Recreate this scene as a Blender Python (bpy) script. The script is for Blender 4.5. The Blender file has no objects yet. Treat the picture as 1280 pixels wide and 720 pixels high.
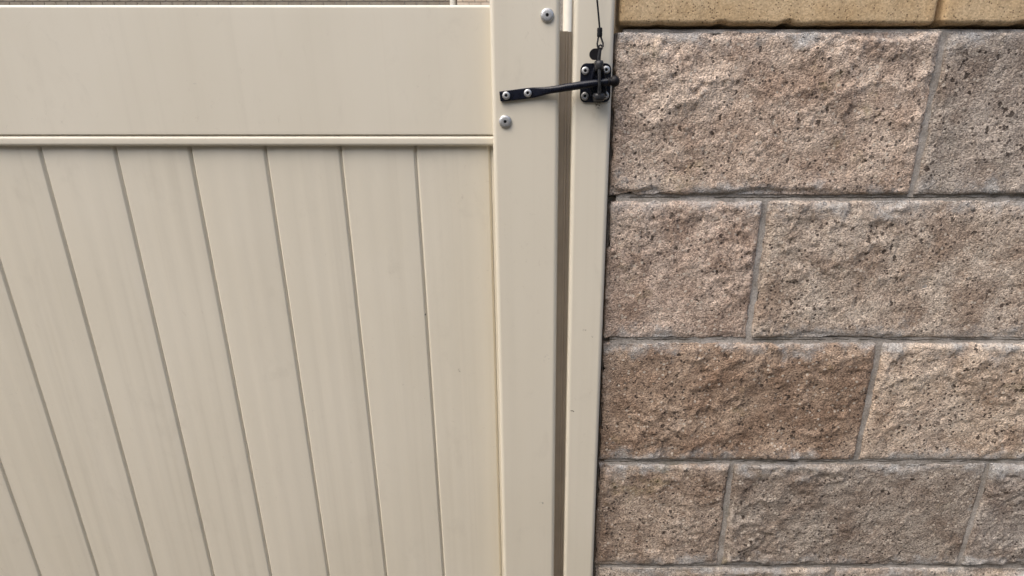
import bpy, bmesh, math, random
import numpy as np
from mathutils import Vector, Matrix, noise as mnoise

# ------------------------------------------------------------------ camera, sky, sun, exposure
scene = bpy.context.scene
C = scene.collection
R = math.radians

cam_data = bpy.data.cameras.new("camera")
cam_data.sensor_fit = 'HORIZONTAL'
cam_data.sensor_width = 36.0
cam_data.lens = 650.0 / 1280.0 * 36.0
cam_data.shift_x = -33.0 / 1280.0
cam_data.clip_start = 0.02
cam_data.clip_end = 2000.0
cam = bpy.data.objects.new("camera", cam_data)
cam.location = (0.0, 0.0, 1.51)
cam.rotation_euler = (R(90.0 - 17.09), 0.0, 0.0)
C.objects.link(cam)
scene.camera = cam

SUN_EL = 58.0
SUN_AZ = math.atan2(-0.80, -0.60)         # a veiled sun, high on the left behind the camera
world = bpy.data.worlds.new("World")
scene.world = world
world.use_nodes = True
wn = world.node_tree
wn.nodes.clear()
sky = wn.nodes.new("ShaderNodeTexSky")
sky.sky_type = 'NISHITA'
sky.sun_disc = False
sky.sun_elevation = R(SUN_EL)
sky.sun_rotation = SUN_AZ
sky.air_density = 1.0
sky.dust_density = 4.0
sky.ozone_density = 0.6
bg = wn.nodes.new("ShaderNodeBackground")
bg.inputs["Strength"].default_value = 0.14
wo = wn.nodes.new("ShaderNodeOutputWorld")
wn.links.new(sky.outputs[0], bg.inputs["Color"])
wn.links.new(bg.outputs[0], wo.inputs["Surface"])

sun_data = bpy.data.lights.new("sun", 'SUN')
sun_data.energy = 1.2
sun_data.angle = R(62.0)
sun_data.color = (1.0, 0.96, 0.90)
sun = bpy.data.objects.new("sun", sun_data)
sd = Vector((math.sin(SUN_AZ) * math.cos(R(SUN_EL)), math.cos(SUN_AZ) * math.cos(R(SUN_EL)), math.sin(R(SUN_EL))))
sun.rotation_euler = sd.to_track_quat('Z', 'Y').to_euler()
sun.location = sd * 30
C.objects.link(sun)

vs = scene.view_settings
vs.view_transform = 'Standard'
vs.look = 'None'
vs.exposure = 0.93
vs.gamma = 1.0
vs.use_curve_mapping = False
scene.cycles.max_bounces = 6
scene.cycles.diffuse_bounces = 4
scene.cycles.glossy_bounces = 3

rnd = random.Random(7)

# ------------------------------------------------------------------ material helpers
class NT:
    def __init__(self, name):
        self.m = bpy.data.materials.new(name)
        self.m.use_nodes = True
        self.t = self.m.node_tree
        self.t.nodes.clear()
        self.out = self.t.nodes.new("ShaderNodeOutputMaterial")
        self.b = self.t.nodes.new("ShaderNodeBsdfPrincipled")
        self.t.links.new(self.b.outputs[0], self.out.inputs["Surface"])
        self._pos = None
    def n(self, kind, **kw):
        nd = self.t.nodes.new(kind)
        for k, v in kw.items():
            setattr(nd, k, v)
        return nd
    def link(self, a, b):
        self.t.links.new(a, b)
    def set(self, sock, v):
        if isinstance(v, bpy.types.NodeSocket):
            self.link(v, sock)
        else:
            sock.default_value = v
    def pos(self, scale=(1, 1, 1)):
        if self._pos is None:
            self._pos = self.n("ShaderNodeNewGeometry").outputs["Position"]
        if scale == (1, 1, 1):
            return self._pos
        mp = self.n("ShaderNodeVectorMath", operation='MULTIPLY')
        self.link(self._pos, mp.inputs[0])
        mp.inputs[1].default_value = scale
        return mp.outputs[0]
    def noise(self, vec, scale, detail=4, rough=0.55, dist=0.0):
        nd = self.n("ShaderNodeTexNoise")
        self.link(vec, nd.inputs["Vector"])
        nd.inputs["Scale"].default_value = scale
        nd.inputs["Detail"].default_value = detail
        nd.inputs["Roughness"].default_value = rough
        nd.inputs["Distortion"].default_value = dist
        return nd.outputs["Fac"]
    def voronoi(self, vec, scale, rand=1.0):
        nd = self.n("ShaderNodeTexVoronoi")
        self.link(vec, nd.inputs["Vector"])
        nd.inputs["Scale"].default_value = scale
        nd.inputs["Randomness"].default_value = rand
        return nd.outputs["Distance"], nd.outputs["Color"]
    def math(self, op, a, b=0.0, c=None, clamp=False):
        nd = self.n("ShaderNodeMath", operation=op, use_clamp=clamp)
        self.set(nd.inputs[0], a)
        self.set(nd.inputs[1], b)
        if c is not None:
            self.set(nd.inputs[2], c)
        return nd.outputs[0]
    def map(self, v, a, b, c=0.0, d=1.0, smooth=True):
        nd = self.n("ShaderNodeMapRange")
        if smooth:
            nd.interpolation_type = 'SMOOTHSTEP'
        self.set(nd.inputs[0], v)
        for i, x in enumerate((a, b, c, d)):
            nd.inputs[i + 1].default_value = x
        return nd.outputs[0]
    def mix(self, fac, a, b, mode='MIX'):
        nd = self.n("ShaderNodeMix", data_type='RGBA', blend_type=mode)
        self.set(nd.inputs[0], fac)
        for s, v in ((nd.inputs[6], a), (nd.inputs[7], b)):
            if isinstance(v, tuple) and len(v) == 3:
                v = (*v, 1.0)
            self.set(s, v)
        return nd.outputs[2]
    def sep(self, v):
        nd = self.n("ShaderNodeSeparateXYZ")
        self.link(v, nd.inputs[0])
        return nd.outputs
    def bump(self, h, strength, dist, normal=None):
        nd = self.n("ShaderNodeBump")
        self.set(nd.inputs["Height"], h)
        nd.inputs["Strength"].default_value = strength
        nd.inputs["Distance"].default_value = dist
        if normal is not None:
            self.link(normal, nd.inputs["Normal"])
        return nd.outputs[0]
    def fin(self, col, rough, normal=None, metal=0.0, spec=None):
        c = col if not (isinstance(col, tuple) and len(col) == 3) else (*col, 1.0)
        self.set(self.b.inputs["Base Color"], c)
        self.set(self.b.inputs["Roughness"], rough)
        self.set(self.b.inputs["Metallic"], metal)
        if spec is not None:
            self.b.inputs["Specular IOR Level"].default_value = spec
        if normal is not None:
            self.link(normal, self.b.inputs["Normal"])
        return self.m

def mask_spot(t, x, z, rx, rz, soft=0.4):
    """1 inside a small ellipse of the front face, 0 outside (a stain with a place and shape of its own)"""
    s = t.sep(t.pos())
    dx = t.math('DIVIDE', t.math('SUBTRACT', s[0], x), rx)
    dz = t.math('DIVIDE', t.math('SUBTRACT', s[2], z), rz)
    d = t.math('SQRT', t.math('ADD', t.math('MULTIPLY', dx, dx), t.math('MULTIPLY', dz, dz)))
    return t.map(d, 1.0, 1.0 - soft, 0.0, 1.0)

def vinyl(name, base, dirt, spots=(), streak=0.5):
    t = NT(name)
    big = t.noise(t.pos((3, 3, 1.6)), 2.0, 3)
    col = t.mix(t.map(big, 0.3, 0.7), base, tuple(c * f for c, f in zip(base, (0.955, 0.95, 0.935))))
    st = t.noise(t.pos((75, 75, 1.1)), 1.0, 5, 0.6)
    col = t.mix(t.math('MULTIPLY', t.map(st, 0.48, 0.80), 0.15 * streak), col, dirt)
    blotch = t.noise(t.pos((1, 1, 0.6)), 26.0, 6, 0.65, 0.4)
    col = t.mix(t.math('MULTIPLY', t.map(blotch, 0.55, 0.80), 0.16), col, dirt)
    sp = t.noise(t.pos(), 420.0, 2, 0.5)
    sp2 = t.noise(t.pos(), 9.0, 2, 0.5)
    fl = t.math('MULTIPLY', t.map(sp, 0.765, 0.80), t.map(sp2, 0.52, 0.66))
    col = t.mix(t.math('MULTIPLY', fl, 0.75), col, (0.09, 0.075, 0.055))
    # dusty splashes and a few hairline rubs
    du = t.noise(t.pos((1, 1, 0.8)), 95.0, 5, 0.75, 0.8)
    col = t.mix(t.math('MULTIPLY', t.math('MULTIPLY', t.map(du, 0.60, 0.72), t.map(sp2, 0.42, 0.68)), 0.30), col, (0.40, 0.34, 0.26))
    hr = t.noise(t.pos((60, 60, 420)), 1.0, 2, 0.5, 1.2)
    col = t.mix(t.math('MULTIPLY', t.math('MULTIPLY', t.map(hr, 0.745, 0.765), t.map(sp2, 0.50, 0.60)), 0.35), col, (0.42, 0.39, 0.34))
    for (x, z, rx, rz, c, amt, grain) in spots:
        m = mask_spot(t, x, z, rx, rz, 0.6)
        if grain:
            g = t.noise(t.pos(), grain, 3, 0.6)
            m = t.math('MULTIPLY', m, t.map(g, 0.50, 0.60))
        col = t.mix(t.math('MULTIPLY', m, amt), col, c)
    rg = t.map(blotch, 0.3, 0.75, 0.36, 0.50)
    wave = t.noise(t.pos((26, 26, 0.9)), 1.0, 2, 0.5)
    nb = t.bump(wave, 0.35, 0.0016)
    return t.fin(col, rg, nb, 0.0, 0.42)

CREAM = (0.705, 0.652, 0.535)
DIRT = (0.36, 0.32, 0.25)
M = {}
M['board'] = vinyl('cream_board_vinyl', CREAM, DIRT, [(-0.1655, 1.249, .0011, .0018, (0.03, 0.03, 0.025), 0.9, None),
                                                     (-0.119, 1.16, .004, .004, (0.2, 0.17, 0.12), 0.6, 520)], 1.0)
M['stile'] = vinyl('cream_stile_vinyl', CREAM, DIRT, [(0.0051, 0.9382, .0050, .0060, (0.25, 0.23, 0.19), 0.75, 330),
                                                     (0.012, 1.19, .006, .009, (0.45, 0.42, 0.36), 0.6, 190)], 0.55)
M['post'] = vinyl('cream_post_paint', CREAM, DIRT, [(0.0752, 1.5373, .0068, .0052, (0.10, 0.055, 0.025), 0.95, 700),
                                                   (0.0715, 1.528, .009, .014, (0.48, 0.40, 0.28), 0.18, 170),
                                                   (0.0503, 1.1052, .0032, .0010, (0.06, 0.05, 0.04), 0.95, None),
                                                   (0.0527, 1.1040, .0014, .0010, (0.06, 0.05, 0.04), 0.95, None),
                                                   (0.066, 1.235, .004, .0022, (0.2, 0.16, 0.12), 0.8, 650),
                                                   (0.077, 1.225, .002, .0022, (0.2, 0.16, 0.12), 0.8, 650),
                                                   (0.0445, 1.548, .003, .012, (0.50, 0.40, 0.28), 0.5, 200)], 0.55)

def simple(name, base, rough, metal=0.0, var=0.15, scale=60.0, bump=0.0, bscale=600.0, spec=None):
    t = NT(name)
    ns = t.noise(t.pos(), scale, 5, 0.6)
    col = t.mix(t.map(ns, 0.3, 0.75), base, tuple(c * (1 - var) for c in base))
    nb = None
    if bump:
        nb = t.bump(t.noise(t.pos(), bscale, 3), bump, 0.0006)
    return t.fin(col, t.map(ns, 0.3, 0.7, rough * 0.85, min(1, rough * 1.2)), nb, metal, spec)

M['black'] = simple('black_latch_enamel', (0.0045, 0.0055, 0.0105), 0.27, 0, -0.9, 160, 0.15, 700, 0.30)
M['worn'] = simple('worn_black_steel', (0.016, 0.016, 0.017), 0.36, 0.1, -1.4, 240, 0.25, 800, 0.35)
M['knob'] = simple('black_rubber_knob', (0.007, 0.006, 0.007), 0.45, 0, -0.6, 200, 0.2, 900, 0.25)
M['wire'] = simple('black_coated_wire', (0.005, 0.005, 0.006), 0.45, 0, -0.5, 300, 0, 600, 0.25)
M['zinc'] = simple('galvanised_screw', (0.62, 0.62, 0.61), 0.46, 0.85, 0.40, 420, 0.35, 700)
M['hole'] = simple('screw_recess_shade', (0.010, 0.010, 0.011), 0.7)  # near-black colour stands in for the shade inside the screw holes
M['stop'] = simple('brown_stop_strip', (0.62, 0.53, 0.425), 0.5, 0, 0.14, 18, 0.2, 300)
M['trim'] = simple('white_house_trim', (0.85, 0.78, 0.64), 0.5, 0, 0.06, 8)
M['roof'] = simple('roof_shingle', (0.12, 0.09, 0.07), 0.85, 0, 0.4, 9)

def split_stone():
    t = NT('split_face_concrete')
    p = t.pos()
    big = t.noise(p, 17.0, 5, 0.62, 0.3)
    col = t.mix(t.map(big, 0.30, 0.70), (0.345, 0.268, 0.215), (0.610, 0.535, 0.462))
    # every block has a cast tone of its own
    oc = t.n("ShaderNodeObjectInfo").outputs["Color"]
    col = t.mix(1.0, col, oc, 'MULTIPLY')
    col = t.mix(t.math('MULTIPLY', t.map(t.noise(p, 8.0, 3), 0.5, 0.72), 0.40), col, (0.58, 0.505, 0.44))
    # sandy aggregate, every grain its own tone
    d1, c1 = t.voronoi(p, 560.0)
    g1 = t.sep(c1)
    col = t.mix(0.70, col, t.mix(g1[0], (0.30, 0.28, 0.26), (1.70, 1.66, 1.58)), 'MULTIPLY')
    d2, c2 = t.voronoi(p, 215.0)
    g2 = t.sep(c2)
    lightgrain = t.math('MULTIPLY', t.map(g2[0], 0.88, 0.91), t.map(d2, 0.50, 0.36))
    col = t.mix(t.math('MULTIPLY', lightgrain, 0.75), col, (0.66, 0.58, 0.48))
    darkgrain = t.math('MULTIPLY', t.map(g2[1], 0.88, 0.91), t.map(d2, 0.46, 0.34))
    col = t.mix(t.math('MULTIPLY', darkgrain, 0.85), col, (0.060, 0.045, 0.038))
    # pits where stones broke out
    pv = t.n("ShaderNodeVectorMath", operation='ADD')
    t.link(t.pos((1.0, 1.0, 0.8)), pv.inputs[0])
    wob = t.n("ShaderNodeTexNoise")
    t.link(p, wob.inputs["Vector"])
    wob.inputs["Scale"].default_value = 240.0
    wsc = t.n("ShaderNodeVectorMath", operation='SCALE')
    t.link(wob.outputs["Color"], wsc.inputs[0])
    wsc.inputs["Scale"].default_value = 0.0075
    t.link(wsc.outputs[0], pv.inputs[1])
    d3, c3 = t.voronoi(pv.outputs[0], 118.0)
    g3 = t.sep(c3)
    pit = t.math('MULTIPLY', t.map(g3[0], 0.84, 0.88), t.map(d3, 0.38, 0.25))
    pit = t.math('MULTIPLY', pit, t.map(t.noise(p, 9.0, 3, 0.6), 0.42, 0.56, 0.12, 1.0))
    col = t.mix(t.math('MULTIPLY', pit, 0.85), col, (0.040, 0.028, 0.022))
    # grey lime bloom and smeared mortar along the bed joints (joints every 0.2072 m)
    s = t.sep(p)
    ph = t.math('FRACT', t.math('ADD', t.math('DIVIDE', t.math('ADD', s[2], 0.03), 0.2072), 0.5))
    dj = t.math('MULTIPLY', t.math('ABSOLUTE', t.math('SUBTRACT', ph, 0.5)), 0.2072)
    nz = t.noise(p, 34.0, 4, 0.6)
    dj2 = t.math('ADD', dj, t.math('MULTIPLY', t.math('SUBTRACT', nz, 0.5), 0.11))
    smear = t.math('MULTIPLY', t.map(dj2, 0.030, -0.004, 0.0, 0.85), t.map(t.noise(p, 12.0, 4, 0.6), 0.38, 0.60, 0.10, 1.0))
    col = t.mix(smear, col, t.mix(g1[1], (0.29, 0.28, 0.265), (0.62, 0.61, 0.585)))
    # faint ochre lichen
    li = t.noise(p, 11.0, 5, 0.7)
    col = t.mix(t.math('MULTIPLY', t.map(li, 0.60, 0.74), 0.30), col, (0.33, 0.27, 0.10))
    h = t.math('ADD', t.math('MULTIPLY', t.noise(p, 260.0, 6, 0.7), 0.9), t.math('MULTIPLY', d1, -0.35))
    h = t.math('SUBTRACT', h, t.math('MULTIPLY', pit, 0.9))
    h = t.math('SUBTRACT', h, t.math('MULTIPLY', darkgrain, 0.25))
    nb = t.bump(h, 0.85, 0.0034)
    return t.fin(col, 0.93, nb, 0.0, 0.25)
M['stone'] = split_stone()

def mortar_mat():
    t = NT('grey_mortar')
    p = t.pos()
    ns = t.noise(p, 40.0, 5, 0.6)
    d, c = t.voronoi(p, 600.0)
    col = t.mix(t.map(ns, 0.3, 0.7), (0.30, 0.270, 0.235), (0.46, 0.425, 0.385))
    col = t.mix(0.5, col, t.mix(t.sep(c)[0], (0.55, 0.55, 0.55), (1.4, 1.4, 1.4)), 'MULTIPLY')
    col = t.mix(t.math('MULTIPLY', t.map(t.noise(p, 22.0, 4, 0.7), 0.56, 0.70), 0.4), col, (0.17, 0.165, 0.11))
    # hairline shrinkage crack along the bed joints, coloured dark
    s = t.sep(p)
    wz = t.math('ADD', s[2], t.math('MULTIPLY', t.math('SUBTRACT', t.noise(p, 45.0, 4, 0.6), 0.5), 0.006))
    ph = t.math('FRACT', t.math('ADD', t.math('DIVIDE', t.math('ADD', wz, 0.03), 0.2072), 0.5))
    dj = t.math('MULTIPLY', t.math('ABSOLUTE', t.math('SUBTRACT', ph, 0.5)), 0.2072)
    crack = t.math('MULTIPLY', t.map(dj, 0.0013, 0.0003), t.map(t.noise(p, 30.0, 2), 0.40, 0.50))
    col = t.mix(t.math('MULTIPLY', crack, 0.75), col, (0.06, 0.055, 0.04))
    hh = t.math('SUBTRACT', t.noise(p, 420.0, 5, 0.7), crack)
    nb = t.bump(hh, 0.8, 0.002)
    return t.fin(col, 0.95, nb, 0.0, 0.2)
M['mortar'] = mortar_mat()

def cap_mat():
    t = NT('tan_cap_concrete')
    p = t.pos()
    ns = t.noise(p, 22.0, 5, 0.6)
    col = t.mix(t.map(ns, 0.3, 0.7), (0.52, 0.375, 0.215), (0.60, 0.46, 0.29))
    d, c = t.voronoi(p, 560.0)
    g = t.sep(c)
    col = t.mix(0.5, col, t.mix(g[0], (0.55, 0.52, 0.47), (1.3, 1.3, 1.28)), 'MULTIPLY')
    d2, c2 = t.voronoi(p, 380.0)
    pit = t.math('MULTIPLY', t.map(t.sep(c2)[0], 0.80, 0.84), t.map(d2, 0.40, 0.28))
    col = t.mix(t.math('MULTIPLY', pit, 0.75), col, (0.13, 0.085, 0.05))
    h = t.math('SUBTRACT', t.noise(p, 420.0, 5, 0.7), pit)
    nb = t.bump(h, 0.6, 0.0016)
    return t.fin(col, 0.92, nb, 0.0, 0.2)
M['cap'] = cap_mat()

def brick_mat(name, a, b):
    t = NT(name)
    p = t.pos()
    oi = t.n("ShaderNodeObjectInfo").outputs["Random"]
    ns = t.noise(p, 7.0, 6, 0.7)
    col = t.mix(t.map(ns, 0.3, 0.7), a, b)
    col = t.mix(0.35, col, t.mix(oi, (0.7, 0.68, 0.66), (1.2, 1.2, 1.2)), 'MULTIPLY')
    nb = t.bump(t.noise(p, 90.0, 4), 0.5, 0.004)
    return t.fin(col, 0.9, nb, 0, 0.2)
M['brick'] = brick_mat('grey_brown_brick', (0.33, 0.27, 0.20), (0.40, 0.34, 0.26))
M['brick_light'] = brick_mat('light_tan_brick', (0.66, 0.52, 0.38), (0.74, 0.61, 0.46))

def paving_mat():
    t = NT('packed_earth')
    p = t.pos()
    a = t.noise(p, 1.3, 6, 0.65)
    b = t.noise(p, 60.0, 5, 0.7)
    col = t.mix(t.map(a, 0.3, 0.7), (0.085, 0.070, 0.050), (0.13, 0.11, 0.08))
    col = t.mix(t.map(b, 0.55, 0.75, 0, 0.5), col, (0.06, 0.05, 0.038))
    return t.fin(col, 0.9, t.bump(b, 0.4, 0.004), 0, 0.25)
M['paving'] = paving_mat()

# ------------------------------------------------------------------ mesh helpers
def tagged(o, label=None, cat=None, group=None, kind=None):
    for k, v in (('label', label), ('category', cat), ('group', group), ('kind', kind)):
        if v:
            o[k] = v
    return o

def empty(name, loc):
    o = bpy.data.objects.new(name, None)
    o.empty_display_size = 0.05
    o.location = loc
    C.objects.link(o)
    return o

def build(name, bm, mat, parent=None, smooth=False, origin=None, sharp=40):
    """bmesh in world coordinates -> one mesh object (origin moved, parent kept in place)"""
    me = bpy.data.meshes.new(name)
    org = Vector(origin) if origin is not None else (parent_loc(parent) if parent else Vector((0, 0, 0)))
    bmesh.ops.translate(bm, vec=-org, verts=bm.verts)
    bmesh.ops.recalc_face_normals(bm, faces=bm.faces)
    if smooth:
        for f in bm.faces:
            f.smooth = True
        lim = math.radians(sharp)
        for e in bm.edges:
            if len(e.link_faces) == 2 and e.calc_face_angle(0) > lim:
                e.smooth = False
    bm.to_mesh(me)
    bm.free()
    for m in (mat if isinstance(mat, (list, tuple)) else [mat]):
        me.materials.append(m)
    o = link(name, me, org, parent)
    if smooth:
        wnm = o.modifiers.new('weighted', 'WEIGHTED_NORMAL')
        wnm.keep_sharp = True
        wnm.weight = 80
    return o

def parent_loc(p):
    v = Vector((0, 0, 0))
    while p is not None:
        v += p.location
        p = p.parent
    return v

def link(name, me, world_loc, parent=None):
    o = bpy.data.objects.new(name, me)
    C.objects.link(o)
    if parent is not None:
        o.parent = parent
        o.location = Vector(world_loc) - parent_loc(parent)
    else:
        o.location = world_loc
    return o

def box_bm(x0, x1, y0, y1, z0, z1, bev=0.0, seg=3, bm=None):
    own = bm is None
    b = bmesh.new()
    bmesh.ops.create_cube(b, size=1.0)
    for v in b.verts:
        v.co = Vector((x0 + (v.co.x + .5) * (x1 - x0), y0 + (v.co.y + .5) * (y1 - y0), z0 + (v.co.z + .5) * (z1 - z0)))
    if bev:
        bmesh.ops.bevel(b, geom=list(b.edges), offset=bev, segments=seg, profile=0.5, affect='EDGES')
    if own:
        return b
    me = bpy.data.meshes.new("tmp")
    b.to_mesh(me)
    b.free()
    bm.from_mesh(me)
    bpy.data.meshes.remove(me)
    return bm

def prism(profile, axis, a, b):
    """closed 2D profile extruded along an axis; X: profile is (y, z); Z: profile is (x, y)"""
    bm = bmesh.new()
    def mk(p, t):
        return (t, p[0], p[1]) if axis == 'X' else (p[0], p[1], t)
    va = [bm.verts.new(mk(p, a)) for p in profile]
    vb = [bm.verts.new(mk(p, b)) for p in profile]
    n = len(profile)
    for i in range(n):
        j = (i + 1) % n
        bm.faces.new((va[i], va[j], vb[j], vb[i]))
    bm.faces.new(va)
    bm.faces.new(list(reversed(vb)))
    return bm

def loft(sections, bm=None, cap=True):
    """sections: lists of equally many points"""
    bm = bm or bmesh.new()
    rings = [[bm.verts.new(p) for p in s] for s in sections]
    n = len(rings[0])
    for r0, r1 in zip(rings, rings[1:]):
        for i in range(n):
            j = (i + 1) % n
            bm.faces.new((r0[i], r0[j], r1[j], r1[i]))
    if cap:
        bm.faces.new(list(reversed(rings[0])))
        bm.faces.new(rings[-1])
    return bm

def tube(pts, rad, n=10, bm=None):
    pts = [Vector(p) for p in pts]
    rads = rad if isinstance(rad, (list, tuple)) else [rad] * len(pts)
    ref = Vector((0.3, -1, 0.1)).normalized()
    secs = []
    for i, p in enumerate(pts):
        d = (pts[min(i + 1, len(pts) - 1)] - pts[max(i - 1, 0)]).normalized()
        u = ref - d * ref.dot(d)
        if u.length < 1e-4:
            u = Vector((1, 0, 0)) - d * d.x
        u.normalize()
        w = d.cross(u)
        ref = u
        secs.append([p + (u * math.cos(2 * math.pi * k / n) + w * math.sin(2 * math.pi * k / n)) * rads[i] for k in range(n)])
    return loft(secs, bm)

def lathe_y(cx, y, cz, prof, n=24, hole_from=None):
    """profile of (radius, depth towards the camera), spun about the Y axis; faces after hole_from get slot 1"""
    bm = bmesh.new()
    rings = []
    for r, d in prof:
        if r < 1e-6:
            rings.append([bm.verts.new((cx, y - d, cz))])
        else:
            rings.append([bm.verts.new((cx + r * math.cos(2 * math.pi * k / n), y - d, cz + r * math.sin(2 * math.pi * k / n))) for k in range(n)])
    for i, (a, b) in enumerate(zip(rings, rings[1:])):
        for k in range(n):
            j = (k + 1) % n
            if len(a) == 1:
                f = bm.faces.new((a[0], b[k], b[j]))
            elif len(b) == 1:
                f = bm.faces.new((a[k], a[j], b[0]))
            else:
                f = bm.faces.new((a[k], a[j], b[j], b[k]))
            if hole_from is not None and i >= hole_from:
                f.material_index = 1
    return bm

def screw_bm(cx, y, cz, r, dome, hole):
    prof = [(r, -0.0002), (r, dome * 0.16)]
    for a in (20, 40, 58, 72):
        prof.append((r * (0.30 + 0.70 * math.cos(R(a * 0.98)))if a < 72 else r * 0.50, dome * (0.16 + 0.84 * math.sin(R(a + 12)))))
    prof.append((hole * 1.15, dome * 1.0))
    prof.append((hole, dome * 0.92))
    prof.append((hole * 0.92, dome * 0.35))
    prof.append((0, dome * 0.30))
    return lathe_y(cx, y, cz, prof, 26, len(prof) - 4)

# ------------------------------------------------------------------ numpy value noise for broken stone
def hash2(ix, iy, seed):
    h = (ix.astype(np.int64) * 374761393 + iy.astype(np.int64) * 668265263 + seed * 1442695041) & 0xffffffff
    h = ((h ^ (h >> 13)) * 1274126177) & 0xffffffff
    return ((h ^ (h >> 16)) & 0xffff) / 65535.0
def vnoise(x, y, seed):
    ix, iy = np.floor(x), np.floor(y)
    fx, fy = x - ix, y - iy
    fx = fx * fx * fx * (fx * (fx * 6 - 15) + 10)
    fy = fy * fy * fy * (fy * (fy * 6 - 15) + 10)
    a, b = hash2(ix, iy, seed), hash2(ix + 1, iy, seed)
    c, d = hash2(ix, iy + 1, seed), hash2(ix + 1, iy + 1, seed)
    return (a + (b - a) * fx) * (1 - fy) + (c + (d - c) * fx) * fy
def fbm(x, y, seed, oct=4, gain=0.5):
    s, a, t = 0, 1.0, 0
    for o in range(oct):
        s = s + a * (vnoise(x * 2 ** o + 13.7 * o, y * 2 ** o - 7.1 * o, seed + o) - 0.5)
        t += a
        a *= gain
    return s / t * 2.0

def grid_mesh(name, X, Y, Z, skirt_y):
    """front grid plus a skirt running back to skirt_y"""
    nz, nx = X.shape
    co = np.stack([X, Y, Z], -1).reshape(-1, 3)
    idx = np.arange(nz * nx).reshape(nz, nx)
    q = np.stack([idx[:-1, :-1], idx[:-1, 1:], idx[1:, 1:], idx[1:, :-1]], -1).reshape(-1, 4)
    rim = np.concatenate([idx[0, :], idx[1:, -1], idx[-1, -2::-1], idx[-2:0:-1, 0]])
    back = co[rim].copy()
    back[:, 1] = skirt_y
    bi = np.arange(len(rim)) + len(co)
    nxt = np.roll(np.arange(len(rim)), -1)
    sk = np.stack([rim, bi, bi[nxt], rim[nxt]], -1)
    co = np.concatenate([co, back])
    q = np.concatenate([q, sk])
    me = bpy.data.meshes.new(name)
    me.vertices.add(len(co))
    me.vertices.foreach_set("co", co.astype(np.float32).ravel())
    me.loops.add(len(q) * 4)
    me.loops.foreach_set("vertex_index", q.astype(np.int32).ravel())
    me.polygons.add(len(q))
    me.polygons.foreach_set("loop_start", (np.arange(len(q)) * 4).astype(np.int32))
    me.polygons.foreach_set("use_smooth", np.ones(len(q), bool))
    me.update(calc_edges=True)
    return me

def split_block(parent, x0, x1, z0, z1, yface, seed, res, yback):
    nx = max(4, int(round((x1 - x0) / res)))
    nz = max(4, int(round((z1 - z0) / res)))
    gx, gz = np.meshgrid(np.linspace(x0, x1, nx + 1), np.linspace(z0, z1, nz + 1))
    r = random.Random(seed)
    sx = gx + 0.006 * fbm(gx * 40, gz * 40, seed + 50, 2)
    sz = gz + 0.006 * fbm(gx * 40, gz * 40, seed + 60, 2)
    h = 0.0085 * fbm(sx * 11, sz * 11, seed, 3)
    rid = 1.0 - np.abs(fbm(sx * 24, sz * 24, seed + 9, 3)) * 2.2
    h += 0.0042 * (rid - 0.5)
    h += 0.0030 * fbm(sx * 75, sz * 75, seed + 21, 3, 0.6)
    h += 0.0017 * fbm(sx * 210, sz * 210, seed + 31, 2, 0.6)
    h += (gx - (x0 + x1) / 2) * r.uniform(-.02, .02) + (gz - (z0 + z1) / 2) * r.uniform(-.03, .03)
    # small knocked-out hollows
    pit = vnoise(gx * 135, gz * 105, seed + 77)
    h -= 0.0060 * np.clip((pit - 0.80) / 0.20, 0, 1)
    h = h * 0.62
    h = np.where(h < 0, h * 0.45, h)
    # arrises broken back to the bed
    wob = 0.5 + 0.9 * (fbm(gx * 32, gz * 32, seed + 90, 3) + 0.5)
    e = np.minimum(np.minimum(gx - x0, x1 - gx), np.minimum(gz - z0, z1 - gz))
    e = e - 0.030 * np.clip(fbm(gx * 17, gz * 17, seed + 140, 3) - 0.10, 0, 1) * np.exp(-e / 0.016)
    k = np.clip(e / (0.007 * wob + 0.0025), 0, 1)
    k = 1 - (1 - k) ** 2.2
    y = (yface - h) * k + (yback - 0.0072) * (1 - k)
    # ragged outline
    jag = 0.0055 * fbm(gx * 42, gz * 42, seed + 120, 3)
    ox = np.where((gx <= x0 + 1e-6), np.abs(jag), 0) + np.where((gx >= x1 - 1e-6), -np.abs(jag), 0)
    oz = np.where((gz <= z0 + 1e-6), np.abs(jag), 0) + np.where((gz >= z1 - 1e-6), -np.abs(jag), 0)
    cx, cz = (x0 + x1) / 2, (z0 + z1) / 2
    me = grid_mesh('block', gx + ox - cx, y - yface, gz + oz - cz, yback + 0.03 - yface)
    me.materials.append(M['stone'])
    return link('block', me, (cx, yface, cz), parent)

# ------------------------------------------------------------------ the ground
bm = bmesh.new()
s = 220.0
n = 24
for f in [None]:
    vsr = [[bm.verts.new((-s + 2 * s * i / n, -s + 2 * s * j / n, 0)) for i in range(n + 1)] for j in range(n + 1)]
    for j in range(n):
        for i in range(n):
            bm.faces.new((vsr[j][i], vsr[j][i + 1], vsr[j + 1][i + 1], vsr[j + 1][i]))
tagged(build('ground', bm, M['paving']), kind='structure')

# ------------------------------------------------------------------ split-face block walls
COURSE, UNIT, JOINT, WALL_TOP = 0.2072, 0.4064, 0.007, 1.6276
BASE = WALL_TOP - 8 * COURSE          # the first course is bedded a little below the ground

# cast tones of the end blocks, top course down: pinkish grey, pinkish grey, dark brown, mid brown
FIRST_TONES = {7: (1.04, 0.985, 0.95), 6: (1.00, 0.94, 0.92), 5: (0.72, 0.63, 0.56), 4: (0.77, 0.72, 0.68), 3: (0.9, 0.88, 0.85)}

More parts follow.
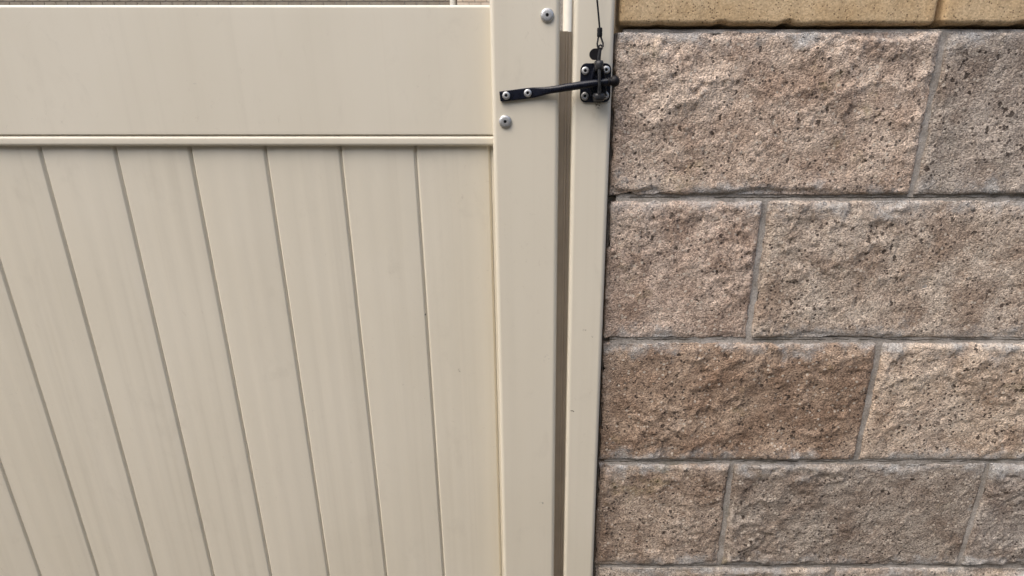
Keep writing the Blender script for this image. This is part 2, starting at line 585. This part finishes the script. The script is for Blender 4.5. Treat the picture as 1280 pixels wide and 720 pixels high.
def block_wall(x0, x1, label, fine, seed, first=0.0, at_right_end=False):
    t = empty('block_wall', ((x0 + x1) / 2, 0.80, 0))
    tagged(t, label, 'wall')
    # mortar: a rough bed just behind the faces, with the core of the wall behind it
    res = 0.006 if fine else 0.02
    xa, xb = x0 + 0.010, x1 - 0.0015
    nx, nz = int((xb - xa) / res), int((WALL_TOP - BASE) / res)
    gx, gz = np.meshgrid(np.linspace(xa, xb, nx + 1), np.linspace(BASE, WALL_TOP - 0.001, nz + 1))
    y = 0.7062 - 0.0016 * fbm(gx * 28, gz * 28, seed + 5, 4, 0.6)
    ph = np.abs(((gz - BASE) / COURSE + 0.5) % 1.0 - 0.5) * COURSE
    y = y + np.where(ph < 0.0022, 0.0012, 0.0)
    me = grid_mesh('mortar_bed', gx - t.location.x, y - 0.80, gz, 0.089)
    me.materials.append(M['mortar'])
    link('mortar_bed', me, t.location, t)
    build('wall_core', box_bm(x0 + 0.0012, x1 - 0.004, 0.7185, 0.886, BASE, 1.6245), M['mortar'], t)
    for row in range(8):
        z0, z1 = BASE + row * COURSE + JOINT / 2, BASE + (row + 1) * COURSE - JOINT / 2
        x = x0
        k = 0
        while x < x1 - 0.02:
            w = UNIT
            if k == 0:
                w = UNIT if (row % 2 == 1) == (not at_right_end) else UNIT * 0.52
            e = min(x + w, x1)
            left = x + (JOINT / 2 if k else 0.0)
            right = e - (JOINT / 2 if e < x1 - 1e-6 else 0.0)
            if right - left > 0.03:
                vis = fine and z1 > 0.74 and left < 0.90
                blk = split_block(t, left, right, z0, z1, 0.7022 + rnd.uniform(-.0016, .0016), seed + row * 31 + k * 7,
                            0.0024 if vis else (0.007 if fine else 0.014), 0.7125)
                tone = FIRST_TONES.get(row) if (fine and k == 0) else None
                if tone is None:
                    v = rnd.uniform(0.66, 1.10)
                    w_ = rnd.uniform(-1, 1)
                    tone = (v * (1 + 0.045 * w_), v, v * (1 - 0.06 * w_))
                blk.color = (*tone, 1.0)
            x = e
            k += 1
    # smooth tan cap blocks, bedded on a thin rough joint
    x = x0 + 0.003
    k = 0
    while x < x1 - 0.02:
        e = min(x + (0.415 if k else 0.392), x1)
        cb = box_bm(x, e - 0.008, 0.6985, 0.905, 1.6305, 1.690, 0.0055, 4)
        bmesh.ops.subdivide_edges(cb, edges=[ed for ed in cb.edges if abs(ed.verts[0].co.x - ed.verts[1].co.x) > 0.1], cuts=90 if fine else 12, use_grid_fill=True)
        for v in cb.verts:
            q = v.co * 1.0
            low = max(0.0, min(1.0, (1.640 - q.z) / 0.008))
            v.co.y += 0.0010 * math.sin(q.x * 31 + k) + 0.0013 * mnoise.noise(q * 70.0)
            chip = max(0.0, mnoise.noise(Vector((q.x * 38, k * 5.1, 2.0))) - 0.15)
            v.co.z += 0.0008 * mnoise.noise(q * 60.0) + low * 0.0075 * chip
        build('cap_block', cb, M['cap'], t, True)
        x = e
        k += 1
    return t

block_wall(0.0952, 2.40, 'brown split-face concrete block wall to the right of the cream post', True, 401)
block_wall(-2.75, -1.262, 'brown split-face concrete block wall beyond the hinge side of the gate', False, 911, at_right_end=True)

# ------------------------------------------------------------------ the gate
GX0, GX1 = -1.172, 0.026
gate = empty('gate', ((GX0 + GX1) / 2, 0.715, 0.05))
tagged(gate, 'cream vinyl gate with vertical grooved boards and a wide top rail', 'gate')

def stile(x0, x1):
    b = box_bm(x0, x1, 0.690, 0.742, 0.05, 1.700, 0.0062, 5)
    build('stile', b, M['stile'], gate, True, sharp=60)
stile(-0.0585, GX1)
stile(GX0, GX0 + 0.0845)
RX0, RX1 = GX0 + 0.080, -0.054

def arc(cy, cz, r, a0, a1, n=5):
    return [(cy + r * math.cos(R(a0 + (a1 - a0) * i / n)), cz + r * math.sin(R(a0 + (a1 - a0) * i / n))) for i in range(n + 1)]
# rail profile in (y, z): flat front at 0.707, eased top, shallow groove, then a rounded lip
prof = []
prof += arc(0.7335, 1.6500, 0.004, 0, 90)
prof += arc(0.7108, 1.6500, 0.004, 90, 180)
prof += [(0.7068, 1.5030), (0.7073, 1.5017), (0.7090, 1.5006), (0.7375, 1.5006)]
rail = build('rail', prism(prof, 'X', RX0, RX1), M['stile'], gate, True, sharp=50)
lip = [(0.7375, 1.5003)]
lip += arc(0.7107, 1.4960, 0.0043, 95, 180, 5)
lip += arc(0.7104, 1.4913, 0.0040, 180, 262, 5)
lip += [(0.7375, 1.4872)]
build('rail_lip', prism(lip, 'X', RX0 + 0.0005, RX1 - 0.0005), M['stile'], rail, True, sharp=50)
prof2 = arc(0.7335, 0.096, 0.004, -90, 0) + arc(0.7335, 0.226, 0.004, 0, 90) + arc(0.704, 0.226, 0.004, 90, 180) + arc(0.704, 0.096, 0.004, 180, 270)
build('rail', prism(prof2, 'X', RX0, RX1), M['stile'], gate, True, sharp=50)

# boards: shallow bow, flat shoulder on the right edge, chamfer on the left edge
PITCH = 0.1000
def board_profile(x0, x1, bow, tilt):
    yf = 0.7150
    pts = [(x0, yf + 0.0060), (x0 + 0.0002, yf + 0.0034), (x0 + 0.0024, yf + 0.0010), (x0 + 0.0033, yf + 0.0003), (x0 + 0.0042, yf + 0.0001)]
    n = 12
    a, b = x0 + 0.0042, x1 - 0.0037
    for i in range(1, n):
        u = i / n
        pts.append((a + (b - a) * u, yf - bow * 4 * u * (1 - u) + tilt * (u - .5) + 0.00022 * math.sin(u * 22 + x0 * 50)))
    pts += [(b, yf + 0.0001), (b + 0.0009, yf + 0.0005), (b + 0.0018, yf + 0.0016), (b + 0.0026, yf + 0.0027), (x1 - 0.0007, yf + 0.0031), (x1 - 0.0002, yf + 0.0032), (x1 - 0.0003, yf + 0.018), (x0, yf + 0.018)]
    return pts
seam = -0.0637
k = 0
while seam > GX0 + 0.082:
    x1 = seam
    x0 = max(seam - PITCH, GX0 + 0.072)
    build('board', prism(board_profile(x0, x1, rnd.uniform(0.0004, 0.0012), rnd.uniform(-.0006, .0006)), 'Z', 0.228, 1.495), M['board'], gate, True, sharp=35)
    seam -= PITCH
    k += 1
# the sliver of the last board that runs into the latch stile
build('board', prism([(-0.0637, 0.7196), (-0.0633, 0.7178), (-0.0620, 0.7164), (-0.0540, 0.7160), (-0.0540, 0.733), (-0.0637, 0.733)], 'Z', 0.228, 1.495), M['board'], gate, True, sharp=35)

SCREWS = (M['zinc'], M['hole'])
for (x, z) in ((0.0105, 1.6388), (-0.0419, 1.5179), (-0.0419, 0.205), (0.0105, 0.115)):
    build('screw', screw_bm(x, 0.6901, z, 0.0081, 0.0034, 0.0017), SCREWS, gate, True)
for (x, z) in ((GX0 + 0.022, 1.6388), (GX0 + 0.066, 1.5179)):
    build('screw', screw_bm(x, 0.6901, z, 0.0081, 0.0034, 0.0017), SCREWS, gate, True)

# striker bar: flattened end screwed to the stile, drawn out into a round rod
def sec(c, hy, hz, power, n=20, ax=Vector((0, 0, 1))):
    pts = []
    for i in range(n):
        a = 2 * math.pi * i / n
        cs, sn = math.cos(a), math.sin(a)
        py = math.copysign(abs(cs) ** (2 / power), cs) * hy
        pz = math.copysign(abs(sn) ** (2 / power), sn) * hz
        pts.append(Vector(c) + Vector((0, py, 0)) + ax * pz)
    return pts
tilt = R(6.6)
axz = Vector((-math.sin(tilt), 0, math.cos(tilt)))
path = [(-0.0478, .6876, 1.5473, .0016, .0054, 7), (-0.0472, .6875, 1.5474, .0021, .0060, 7), (-0.030, .6875, 1.5494, .0021, .0062, 7), (-0.0130, .6875, 1.5514, .0021, .0062, 7),
        (-0.0060, .6872, 1.5522, .0023, .0061, 5.5), (0.0000, .6862, 1.5529, .0028, .0054, 4), (0.0060, .6848, 1.5536, .0035, .0048, 3),
        (0.0140, .6828, 1.5546, .0040, .0043, 2.3), (0.0260, .6800, 1.5562, .0043, .0043, 2), (0.0330, .6788, 1.5574, .0045, .0045, 2), (0.0500, .6768, 1.5596, .0046, .0046, 2), (0.0700, .6752, 1.5620, .0046, .0046, 2), (0.0868, .6746, 1.5636, .0046, .0046, 2)]
bar = build('striker_bar', loft([sec((a, b, c), hy, hz, pw, 20, axz) for a, b, c, hy, hz, pw in path]), M['black'], gate, True, sharp=50)
bar['label'] = 'black steel striker bar reaching across to the latch'
for (x, z) in ((-0.0398, 1.5484), (-0.0131, 1.5513)):
    build('screw', screw_bm(x, 0.6854, z, 0.0049, 0.0023, 0.00155), SCREWS, bar, True)
# rubber knob at the end of the bar
cen = Vector((0.0922, 0.6744, 1.5642))
kd = Vector((math.cos(tilt), 0, math.sin(tilt)))
ks = [(cen + kd * -0.0085, .0050), (cen + kd * -0.0080, .0053), (cen + kd * -0.0062, .0053), (cen + kd * -0.0058, .0042)]
for i in range(1, 12):
    a = math.pi * i / 12
    if math.sin(a) * 0.0066 > 0.0041 or i > 5:
        ks.append((cen + kd * (-0.0062 * math.cos(a)), 0.0066 * math.sin(a)))
build('end_knob', tube([p for p, r in ks], [r for p, r in ks], 20), M['knob'], bar, True, sharp=70)

# ------------------------------------------------------------------ posts
def post(x0, x1, label, stop_side, with_stop):
    t = empty('gate_post', ((x0 + x1) / 2, 0.715, 0))
    tagged(t, label, 'post')
    build('shaft', box_bm(x0, x1, 0.6905, 0.741, -0.05, 1.86, 0.0062, 5), M['post'], t, True, sharp=60)
    cap = bmesh.new()
    cx, cy = (x0 + x1) / 2, 0.71575
    def ring(h, z):
        return [(cx - h, cy - h, z), (cx + h, cy - h, z), (cx + h, cy + h, z), (cx - h, cy + h, z)]
    loft([ring(.0290, 1.850), ring(.0290, 1.866), ring(.0270, 1.869), ring(.004, 1.882)], cap)
    build('post_cap', cap, M['post'], t)
    if with_stop:
        st = [(0.0272, 0.7290), (0.0340, 0.7286), (0.0343, 0.7296), (0.0350, 0.7296), (0.0354, 0.7276), (0.0374, 0.7274), (0.0380, 0.7310), (0.0386, 0.7316), (0.0426, 0.7312), (0.0426, 0.7400), (0.0272, 0.7400)]
        o = build('gate_stop', prism(st, 'Z', 0.08, 1.6278), M['stop'], t, False)
        o['label'] = 'brown stop strip seen in the gap beside the gate'
    return t
lp = post(0.0423, 0.0918, 'cream square post between the gate gap and the block wall', 1, True)
post(-1.244, -1.194, 'cream square post on the hinge side of the gate', -1, False)
# eye screw high on the latch post that carries the pull cable
bm = bmesh.new()
ring_pts = [Vector((0.0632 + 0.006 * math.cos(a), 0.683, 1.800 + 0.006 * math.sin(a))) for a in [2 * math.pi * i / 16 for i in range(17)]]
tube(ring_pts, 0.0013, 8, bm)
tube([(0.0632, 0.683, 1.806), (0.0632, 0.6885, 1.8075), (0.0632, 0.694, 1.8075)], 0.0013, 8, bm)
build('eye_screw', bm, M['worn'], lp, True)

# hinges on the far side of the gate
for z in (0.32, 1.42):
    h = build('hinge', tube([(-1.183, 0.684, z - .05), (-1.183, 0.684, z + .05)], 0.0062, 14), M['black'], gate, True, sharp=60)
    build('leaf', box_bm(-1.178, -1.108, 0.6862, 0.6894, z - .022, z + .022, .001, 2), M['black'], h, True)
    build('leaf', box_bm(-1.240, -1.188, 0.6862, 0.6899, z - .045, z + .045, .001, 2), M['black'], h, True)

# ------------------------------------------------------------------ the latch on the post
latch = empty('gate_latch', (0.0706, 0.6905, 1.563))
tagged(latch, 'black gravity latch with four silver screws on the cream post', 'latch')
# back plate with rounded corners
def rrect(x0, x1, z0, z1, r, n=6):
    pts = []
    for cx, cz, a0 in ((x1 - r, z1 - r, 0), (x0 + r, z1 - r, 90), (x0 + r, z0 + r, 180), (x1 - r, z0 + r, 270)):
        for i in range(n + 1):
            a = R(a0 + 90 * i / n)
            pts.append((cx + r * math.cos(a), cz + r * math.sin(a)))
    return pts
def plate(x0, x1, z0, z1, r, ya, yb, ease=0.0006):
    inner = rrect(x0 + ease, x1 - ease, z0 + ease, z1 - ease, r - ease)
    outer = rrect(x0, x1, z0, z1, r)
    return loft([[(x, yb, z) for x, z in outer], [(x, ya + ease, z) for x, z in outer], [(x, ya, z) for x, z in inner]])
bp = build('back_plate', plate(0.0517, 0.0893, 1.5407, 1.5858, 0.0072, 0.6870, 0.6904), M['black'], latch, True, sharp=50)
for (x, z) in ((0.0575, 1.5771), (0.0830, 1.5781), (0.0577, 1.5478), (0.0828, 1.5488)):
    build('screw', screw_bm(x, 0.6871, z, 0.0048, 0.0022, 0.0016), SCREWS, bp, True)

# pressed bracket: lower cup and upper saddle, folded out of the plate
def cup(cx, z0, z1, w0, w1, ya, yb, bulge):
    secs = []
    nn = 16
    for i in range(7):
        u = i / 6
        z = z0 + (z1 - z0) * u
        w = w0 + (w1 - w0) * u
        sq = 1 - 0.18 * (2 * u - 1) ** 4
        ring = []
        for k in range(nn):
            a = 2 * math.pi * k / nn
            ring.append((cx + w * sq * math.copysign(abs(math.cos(a)) ** 0.7, math.cos(a)),
                         (ya + yb) / 2 + (yb - ya) / 2 * sq * math.copysign(abs(math.sin(a)) ** 0.7, math.sin(a)), z))
        secs.append(ring)
    return loft(secs)
br = build('bracket', cup(0.0738, 1.5415, 1.5505, 0.0070, 0.0078, 0.6660, 0.6880, 0), M['worn'], latch, True, sharp=60)
# ribs of the bracket running up beside the pawl
for sx, zt in ((-1, 1.579), (1, 1.579)):
    rb = [(0.0738 + sx * 0.0074, 0.6845, 1.5480), (0.0735 + sx * 0.0080, 0.6835, 1.5560), (0.0732 + sx * 0.0076, 0.6835, 1.5665), (0.0728 + sx * 0.0052, 0.6800, 1.5740), (0.0725 + sx * 0.0030, 0.6760, 1.5800)]
    build('rib', tube(rb, [.0026, .0024, .0024, .0026, .0026], 10), M['black'], br, True, sharp=60)
build('saddle', cup(0.0724, 1.5755, 1.5868, 0.0046, 0.0058, 0.6640, 0.6880, 0), M['worn'], br, True, sharp=60)
# pivot pin through the cup
build('pin', tube([(0.0662, 0.6700, 1.5462), (0.0815, 0.6700, 1.5462)], 0.0014, 10), M['worn'], br, True, sharp=60)
# pawl: slim upright finger in front of the bar
pw = build('pawl', tube([(0.0733, 0.6690, 1.5470), (0.0733, 0.6668, 1.5520), (0.0731, 0.6662, 1.5600), (0.0727, 0.6662, 1.5690), (0.0722, 0.6672, 1.5770), (0.0719, 0.6690, 1.5820)], [.0024, .0022, .0019, .0018, .0021, .0024], 12), M['worn'], latch, True, sharp=60)
# thumb tab above it: flat D-shaped lobe on an upright arm
arm = [(0.0720, 0.6765, 1.5850), (0.0722, 0.6765, 1.5910), (0.0727, 0.6765, 1.5970), (0.0734, 0.6770, 1.6015)]
build('arm', tube(arm, [.0030, .0027, .0026, .0026], 10), M['worn'], pw, True, sharp=60)
dpts = [(0.0738, 1.6010), (0.0700, 1.6008)] + [(0.0676 + 0.0066 * math.cos(R(a)), 1.5944 + 0.0064 * math.sin(R(a))) for a in range(105, 261, 12)] + [(0.0700, 1.5882), (0.0730, 1.5884)]
bm = loft([[(x, 0.6795, z) for x, z in dpts], [(x, 0.6745, z) for x, z in dpts]])
bmesh.ops.bevel(bm, geom=list(bm.edges), offset=0.0006, segments=2, affect='EDGES')
build('thumb_tab', bm, M['knob'], pw, True, sharp=50)
ringp = [Vector((0.0738 + 0.0022 * math.cos(a), 0.6770, 1.6020 + 0.0026 * math.sin(a))) for a in [2 * math.pi * i / 14 for i in range(15)]]
build('cable_eye', tube(ringp, 0.0011, 8), M['worn'], pw, True)

# ------------------------------------------------------------------ pull cable
cable = empty('pull_cable', (0.0727, 0.679, 1.6131))
tagged(cable, 'thin black pull cable with crimped loop hanging down to the latch', 'cable')
wp = [(0.0632, 0.6805, 1.7960), (0.0640, 0.6800, 1.7500), (0.0660, 0.6795, 1.7000), (0.0686, 0.6795, 1.6530), (0.0708, 0.6795, 1.6370), (0.0726, 0.6795, 1.6230)]
build('wire', tube(wp, 0.00115, 8), M['wire'], cable, True)
fz = [(1.6236, .0026), (1.6232, .0031), (1.6200, .0032), (1.6190, .0029), (1.6180, .0032), (1.6150, .0032), (1.6140, .0030), (1.6136, .0026)]
build('ferrule', tube([(0.0727 + (1.6236 - z) * 0.02, 0.6795, z) for z, r in fz], [r for z, r in fz], 14), M['wire'], cable, True, sharp=60)
loop = [(0.0717, 1.6150), (0.0708, 1.6105), (0.0700, 1.6060), (0.0705, 1.6022), (0.0728, 1.6002), (0.0751, 1.6006), (0.0769, 1.6030), (0.0768, 1.6065), (0.0752, 1.6110), (0.0739, 1.6150)]
lp3 = [(x, 0.6795 - 0.0045 * math.sin(math.pi * i / (len(loop) - 1)), z) for i, (x, z) in enumerate(loop)]
build('loop', tube(lp3, 0.00105, 8), M['wire'], cable, True)

# ------------------------------------------------------------------ brick house beyond the gate
HY = 10.0
house = empty('brick_house', (-4.0, HY, 0))
tagged(house, 'tan brick house wall glimpsed above the top rail of the gate', 'house')
build('wall', box_bm(-11.0, -1.36, HY + 0.006, HY + 5.0, -0.05, 5.2), M['mortar'], house)
build('wall', box_bm(-1.36, 0.62, HY - 0.294, HY + 5.0, -0.05, 5.2), M['mortar'], house)
BW, BH = 0.200, 0.0677
brick_me = {}
def brick_mesh(key, w, mat):
    if key not in brick_me:
        b = box_bm(-w / 2, w / 2, -0.010, 0.012, -0.0285, 0.0285, 0.002, 1)
        me = bpy.data.meshes.new('brick')
        bmesh.ops.recalc_face_normals(b, faces=b.faces)
        b.to_mesh(me)
        b.free()
        me.materials.append(mat)
        brick_me[key] = me
    return brick_me[key]
def brick_face(x0, x1, y, mat, tag):
    rest = bmesh.new()
    row = 0
    z = 0.034
    while z < 5.15:
        x = x0 + (0.0 if row % 2 else -BW / 2)
        while x < x1 - 0.02:
            a, b = max(x, x0), min(x + BW, x1)
            if b - a > 0.04:
                w = round(b - a - 0.011, 3)
                near = 3.48 < z < 3.70
                if near and a > -9.6:
                    link('brick', brick_mesh((tag, w), w, mat), ((a + b) / 2, y + rnd.uniform(-.0015, .0015), z), house)
                elif z > 2.6:
                    cx = (a + b) / 2
                    vv = [rest.verts.new((cx + sx * w / 2, y + sy, z + sz)) for sy in (-.010, .012) for sx, sz in ((-1, -.0285), (1, -.0285), (1, .0285), (-1, .0285))]
                    rest.faces.new(vv[:4])
                    for i in range(4):
                        j = (i + 1) % 4
                        rest.faces.new((vv[i], vv[j], vv[4 + j], vv[4 + i]))
            x += BW
        z += BH
        row += 1
    o = build('brick_field', rest, mat, house)
    o['kind'] = 'stuff'
brick_face(-11.0, -1.37, HY, M['brick'], 'a')
brick_face(-1.36, 0.36, HY - 0.30, M['brick_light'], 'b')
# downspout and corner column
def ucyl(x, y, r, z0, z1, name, n=20):
    return build(name, tube([(x, y, z0), (x, y, z1)], r, n), M['trim'], house, True, sharp=60)
ucyl(-1.455, HY - 0.10, 0.055, 0.02, 5.1, 'downspout')
ucyl(0.49, HY - 0.42, 0.085, 0.0, 5.1, 'column')
rf = bmesh.new()
loft([[(-11.5, HY - .9, 5.2), (1.1, HY - .9, 5.2), (1.1, HY - .9, 5.32), (-11.5, HY - .9, 5.32)],
      [(-11.5, HY + 2.6, 6.7), (1.1, HY + 2.6, 6.7), (1.1, HY + 2.6, 6.82), (-11.5, HY + 2.6, 6.82)],
      [(-11.5, HY + 5.9, 5.2), (1.1, HY + 5.9, 5.2), (1.1, HY + 5.9, 5.32), (-11.5, HY + 5.9, 5.32)]], rf)
build('roof', rf, M['roof'], house)

# ------------------------------------------------------------------ added unseen house behind the camera, keeps sky light off the lower gate
near = empty('sky_blocker_house', (0.0, -2.0, 0))
tagged(near, 'added unseen stucco house behind the camera, blocking sky light', 'house')
M['stucco'] = simple('blocker_stucco', (0.50, 0.45, 0.37), 0.9, 0, 0.15, 5, 0.5, 60)
build('wall', box_bm(-6.0, 6.0, -7.0, -2.05, -0.05, 2.76), M['stucco'], near)
build('blocker_eave', box_bm(-6.3, 6.3, -7.3, -1.62, 2.76, 2.92, 0.01, 1), M['trim'], near)
